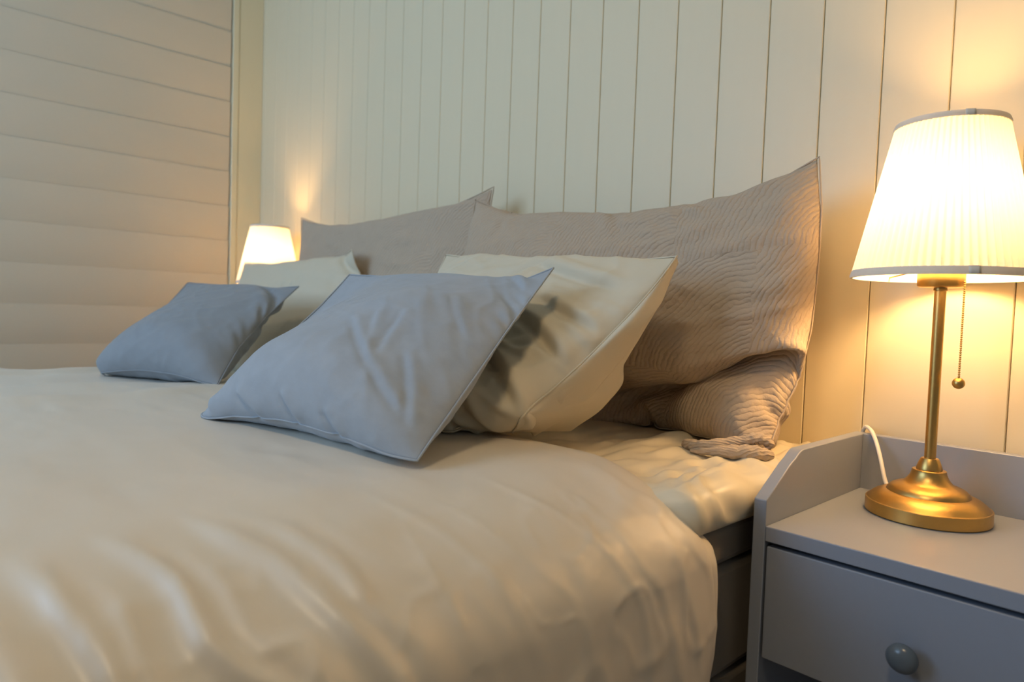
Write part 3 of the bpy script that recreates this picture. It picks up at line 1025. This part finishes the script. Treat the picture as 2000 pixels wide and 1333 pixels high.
BN = sim_pillow(.52, .435, (-1.26, -.49, .883), (-.735, -.435, .889), (-.647, -.75, .640), (-1.14, -.81, .640),
                n=46, m=40, bulge=.06, press=.9, cap=.215, seed=43, slack=.04, pexp=1.2, right=[(-.707, -.542, .806), (-.676, -.648, .722)], folds=[(.57, .55, .94, .88, .0040, .0065, .008), (.64, .52, .72, .68, .0024, .006, 0), (.73, .50, .77, .72, .0024, .006, .004), (.82, .66, .95, .90, .0035, .0065, -.004), (.85, .04, .96, .15, .003, .007, 0), (.80, .35, .93, .52, .002, .006, .004), (.30, .90, .40, .99, .004, .008, 0), (.52, .90, .58, .99, .004, .008, 0), (.70, .92, .76, 1.0, .004, .008, 0), (.10, .88, .16, .97, .003, .008, 0)], top=[(-1.144, -.48, .878), (-.994, -.47, .872), (-.867, -.46, .866), (-.79, -.45, .868)], capf=lambda u, v: (.25 + .85 * v) * (.35 + .65 * sstep(u / .3)),
                wr=[(.003, .12, .03, .9, .2, lambda u, v: sstep((u - .5) / .25)), (.002, .07, .03, -.5, .22, lambda u, v: .1 + u * u), (.0015, .05, .04, .2, .3, None)])
pillow('velvet_cushion', 'large light blue velvet cushion lying in front on the duvet', 'cushion', 'velvet cushions', M['velvet'], BN, .5, .5)

# ------------------------------------------------------------------ nightstands
def make_nightstand(loc):
    """origin: floor, centre of the back edge; 0.38 wide"""
    ns = empty('nightstand', loc)
    w = .19
    t = .017
    yb, yf = -.018, -.367
    def side(x0):
        bm = bmesh.new()
        prof = [(yb, 0), (yb, .639), (-.262, .639)]
        for k in range(1, 5):          # softened shoulder
            a = k / 5
            prof.append((-.262 - .022 * a - .006 * a * a, .639 - .012 * a * a - .002 * a))
        prof += [(-.300, .6225), (yf, .5835), (yf, 0)]
        A = [bm.verts.new((x0, y, z)) for y, z in prof]
        B = [bm.verts.new((x0 + t, y, z)) for y, z in prof]
        m = len(prof)
        for i in range(m):
            bm.faces.new((A[i], A[(i + 1) % m], B[(i + 1) % m], B[i]))
        bm.faces.new(A[::-1]); bm.faces.new(B)
        bmesh.ops.recalc_face_normals(bm, faces=bm.faces)
        return from_bm('side_panel', bm, M['ns'], ns, True, .0012, 2)
    side(-w); side(w - t)
    bx('back_panel', -w + t, w - t, yb - .018, yb, .10, .639, M['ns'], ns, .0012)
    bx('top', -w + t + .0004, w - t - .0004, yf, yb - .0185, .530, .550, M['ns'], ns, .0012)
    bx('carcass', -w + t + .0004, w - t - .0004, yf + .03, yb - .0185, .372, .385, M['ns'], ns)
    bx('shelf', -w + t + .0004, w - t - .0004, yf + .004, yb - .0185, .09, .108, M['ns'], ns, .0012)
    bx('plinth', -w + t + .0004, w - t - .0004, yf + .02, yf + .036, .0, .0895, M['ns'], ns)
    dr = bx('drawer', -w + t + .0025, w - t - .0025, yf + .002, yf + .020, .3745, .5235, M['ns'], ns, .0014)
    bx('drawer_box', -w + t + .012, w - t - .012, yf + .0203, -.06, .388, .50, M['ns_dark'], dr)
    bm = bmesh.new()
    prof = [(.0075, 0), (.0065, .006), (.008, .010), (.0135, .013), (.0165, .0175), (.0165, .021), (.0135, .0255), (.008, .0282), (.002, .029)]
    lathe(bm, prof, 40)
    kb = from_bm('knob', bm, M['knob'], dr, angle=60)
    kb.rotation_euler = (PI / 2, 0, 0)
    kb.location = (0, yf + .0015, .448)
    return ns
ns = make_nightstand((-.230, 0, 0))
tag(ns, 'grey nightstand with raised sides and round knob beside the bed at right', 'nightstand', 'nightstands')

def copy_tree(o, parent=None):
    c = o.copy()
    C.objects.link(c)
    if parent is not None:
        c.parent = parent
    for ch in list(o.children):
        copy_tree(ch, c)
    return c
ns2 = copy_tree(ns)
ns2.location = (-2.455, 0, 0)
tag(ns2, 'grey nightstand under the far lamp, hidden behind the pillows', 'nightstand', 'nightstands')

# ------------------------------------------------------------------ lamps
def make_lamp(loc):
    lp = empty('table_lamp', loc)
    bm = bmesh.new()
    lathe(bm, [(.070, 0), (.0772, .0006), (.0782, .0018), (.0782, .0182), (.0776, .0190), (.0762, .0193), (.0748, .0205), (.0715, .0240), (.0660, .0282), (.0595, .0314), (.0545, .0328), (.0522, .0330),
               (.0515, .0345), (.0500, .0372), (.0465, .0405), (.0415, .0430), (.0360, .0448), (.0322, .0462), (.0295, .0485), (.0265, .0520), (.0240, .0560), (.0222, .0605), (.0214, .0640),
               (.0214, .0652), (.0205, .0660), (.0165, .0662)], 96)
    from_bm('base', bm, M['brass'], lp, angle=24)
    bm = bmesh.new()
    lathe(bm, [(.0150, .0655), (.0164, .0664), (.0162, .0690), (.0142, .0750), (.0118, .0805), (.0108, .0822), (.0075, .0824)], 48)
    from_bm('collar', bm, M['brass'], lp, angle=28)
    bm = bmesh.new()
    lathe(bm, [(.0073, .080), (.0073, .318), (.0085, .3185), (.0085, .3225)], 32)
    from_bm('pole', bm, M['brass'], lp, angle=50)
    bm = bmesh.new()
    lathe(bm, [(.010, .3225), (.0270, .3232), (.0290, .3255), (.0292, .345), (.0280, .3465), (.016, .347), (.016, .388), (.012, .389)], 48)
    from_bm('socket', bm, M['brass'], lp, angle=50)
    bm = bmesh.new()
    prof = [(r_, z_ + .013) for r_, z_ in ((.011, .3755), (.0125, .385), (.018, .400), (.0255, .418), (.0290, .434), (.0275, .449), (.0200, .462), (.0090, .4685), (.0015, .470))]
    lathe(bm, prof, 24)
    from_bm('bulb', bm, M['bulb'], lp, angle=180)
    # pleated shade
    sh = empty('shade', (0, 0, 0)); sh.parent = lp
    z0, z1, r0, r1 = .336, .549, .1125, .0660
    bm = bmesh.new()
    npl, per = 68, 8
    n = npl * per
    rings = []
    nr = 10
    rs = random.Random(2)
    jit = [rs.uniform(-.35, .35) for _ in range(npl)]
    for i in range(nr + 1):
        t = i / nr
        z = z0 + (z1 - z0) * t
        r = r0 + (r1 - r0) * t
        ring = []
        for k in range(n):
            pl = k // per
            ph = (k % per) / per
            saw = (1 - abs(2 * ph - 1)) if True else ph
            rr = r + (.0042 * r / r0) * (saw - .5) * (1 + .5 * jit[pl])
            an = 2 * PI * (k + jit[pl] * 1.2 * saw) / n
            ring.append(bm.verts.new((rr * math.cos(an), rr * math.sin(an), z)))
        rings.append(ring)
    for a, b in zip(rings, rings[1:]):
        for k in range(n):
            bm.faces.new((a[k], a[(k + 1) % n], b[(k + 1) % n], b[k]))
    from_bm('pleated_cloth', bm, M['shade'], sh, angle=180)
    def band(name, za, zb, off):
        bm = bmesh.new()
        ra = r0 + (r1 - r0) * (za - z0) / (z1 - z0)
        rb = r0 + (r1 - r0) * (zb - z0) / (z1 - z0)
        lathe(bm, [(ra - .0018, za), (ra + off, za), (ra + off + .0004, (za * 2 + zb) / 3), (rb + off, zb), (rb - .0018, zb), (ra - .0018, za)], 96, cap=False)
        return from_bm(name, bm, M['shade_trim'], sh, angle=50)
    band('bottom_ribbon', z0 - .001, z0 + .0095, .0022)
    band('top_ribbon', z1 - .0065, z1 + .001, .0020)
    # the lapped joint of cloth and ribbons, towards the camera's right
    a0 = math.radians(-58)
    def lap(name, za, zb, off, wid):
        bm = bmesh.new()
        A, B = [], []
        for z, L in ((za, A), (zb, B)):
            r = r0 + (r1 - r0) * (z - z0) / (z1 - z0) + off
            for k in range(5):
                an = a0 + wid * (k / 4 - .5)
                L.append(bm.verts.new((r * math.cos(an), r * math.sin(an), z)))
        for k in range(4):
            bm.faces.new((A[k], A[k + 1], B[k + 1], B[k]))
        o = from_bm(name, bm, M['shade_trim'], sh, angle=50)
        s = o.modifiers.new('thick', 'SOLIDIFY'); s.thickness = .0008; s.offset = 1
        return o
    lap('ribbon_lap', z0 - .0012, z0 + .0097, .0030, .115)
    lap('ribbon_lap', z1 - .0072, z1 + .0012, .0028, .17)
    # wire spider carrying the shade
    bm = bmesh.new()
    for k in range(3):
        an = 2 * PI * k / 3 + .4
        tube(bm, [(.015 * math.cos(an), .015 * math.sin(an), .3475), (.06 * math.cos(an), .06 * math.sin(an), .3475), (.109 * math.cos(an), .109 * math.sin(an), .3415)], .0011, 6)
    from_bm('wire_frame', bm, M['brass'], sh)
    # pull chain with a ball
    bm = bmesh.new()
    cx_, cy_ = .031, -.010
    for k in range(44):
        z = .330 - k * .00300
        mtx = Matrix.Translation((cx_, cy_, z))
        bmesh.ops.create_icosphere(bm, subdivisions=1, radius=.0017, matrix=mtx)
    ch = from_bm('pull_chain', bm, M['brass'], lp, angle=180)
    ch['kind'] = 'stuff'
    bm = bmesh.new()
    bmesh.ops.create_uvsphere(bm, u_segments=24, v_segments=16, radius=.0078, matrix=Matrix.Translation((cx_, cy_, .192)))
    from_bm('chain_ball', bm, M['brass'], lp, angle=180)
    return lp

lamp = make_lamp((-.281, -.128, .550))
tag(lamp, 'brass table lamp with pleated white shade on the near nightstand, lit', 'lamp', 'bedside lamps')
# cord: from the back of the base up over the corner of the nightstand
def cord(lp):
    pts = []
    ctl = [Vector(p) for p in ((-.060, .028, .022), (-.069, .038, .034), (-.084, .060, .062), (-.099, .080, .085), (-.113, .098, .0965), (-.128, .114, .094), (-.136, .122, .05), (-.137, .123, -.1), (-.137, .122, -.5))]
    for i in range(len(ctl) - 1):
        p0 = ctl[max(i - 1, 0)]; p1 = ctl[i]; p2 = ctl[i + 1]; p3 = ctl[min(i + 2, len(ctl) - 1)]
        for k in range(6):
            t = k / 6
            pts.append(.5 * ((2 * p1) + (-p0 + p2) * t + (2 * p0 - 5 * p1 + 4 * p2 - p3) * t * t + (-p0 + 3 * p1 - 3 * p2 + p3) * t ** 3))
    bm = bmesh.new()
    tube(bm, pts, .0031, 10)
    from_bm('cord', bm, M['cord'], lp, angle=180)
cord(lamp)
lamp2 = copy_tree(lamp)
lamp2.location = (-2.464, -.128, .550)
tag(lamp2, 'lit table lamp with pleated white shade, half hidden behind the far pillows', 'lamp', 'bedside lamps')
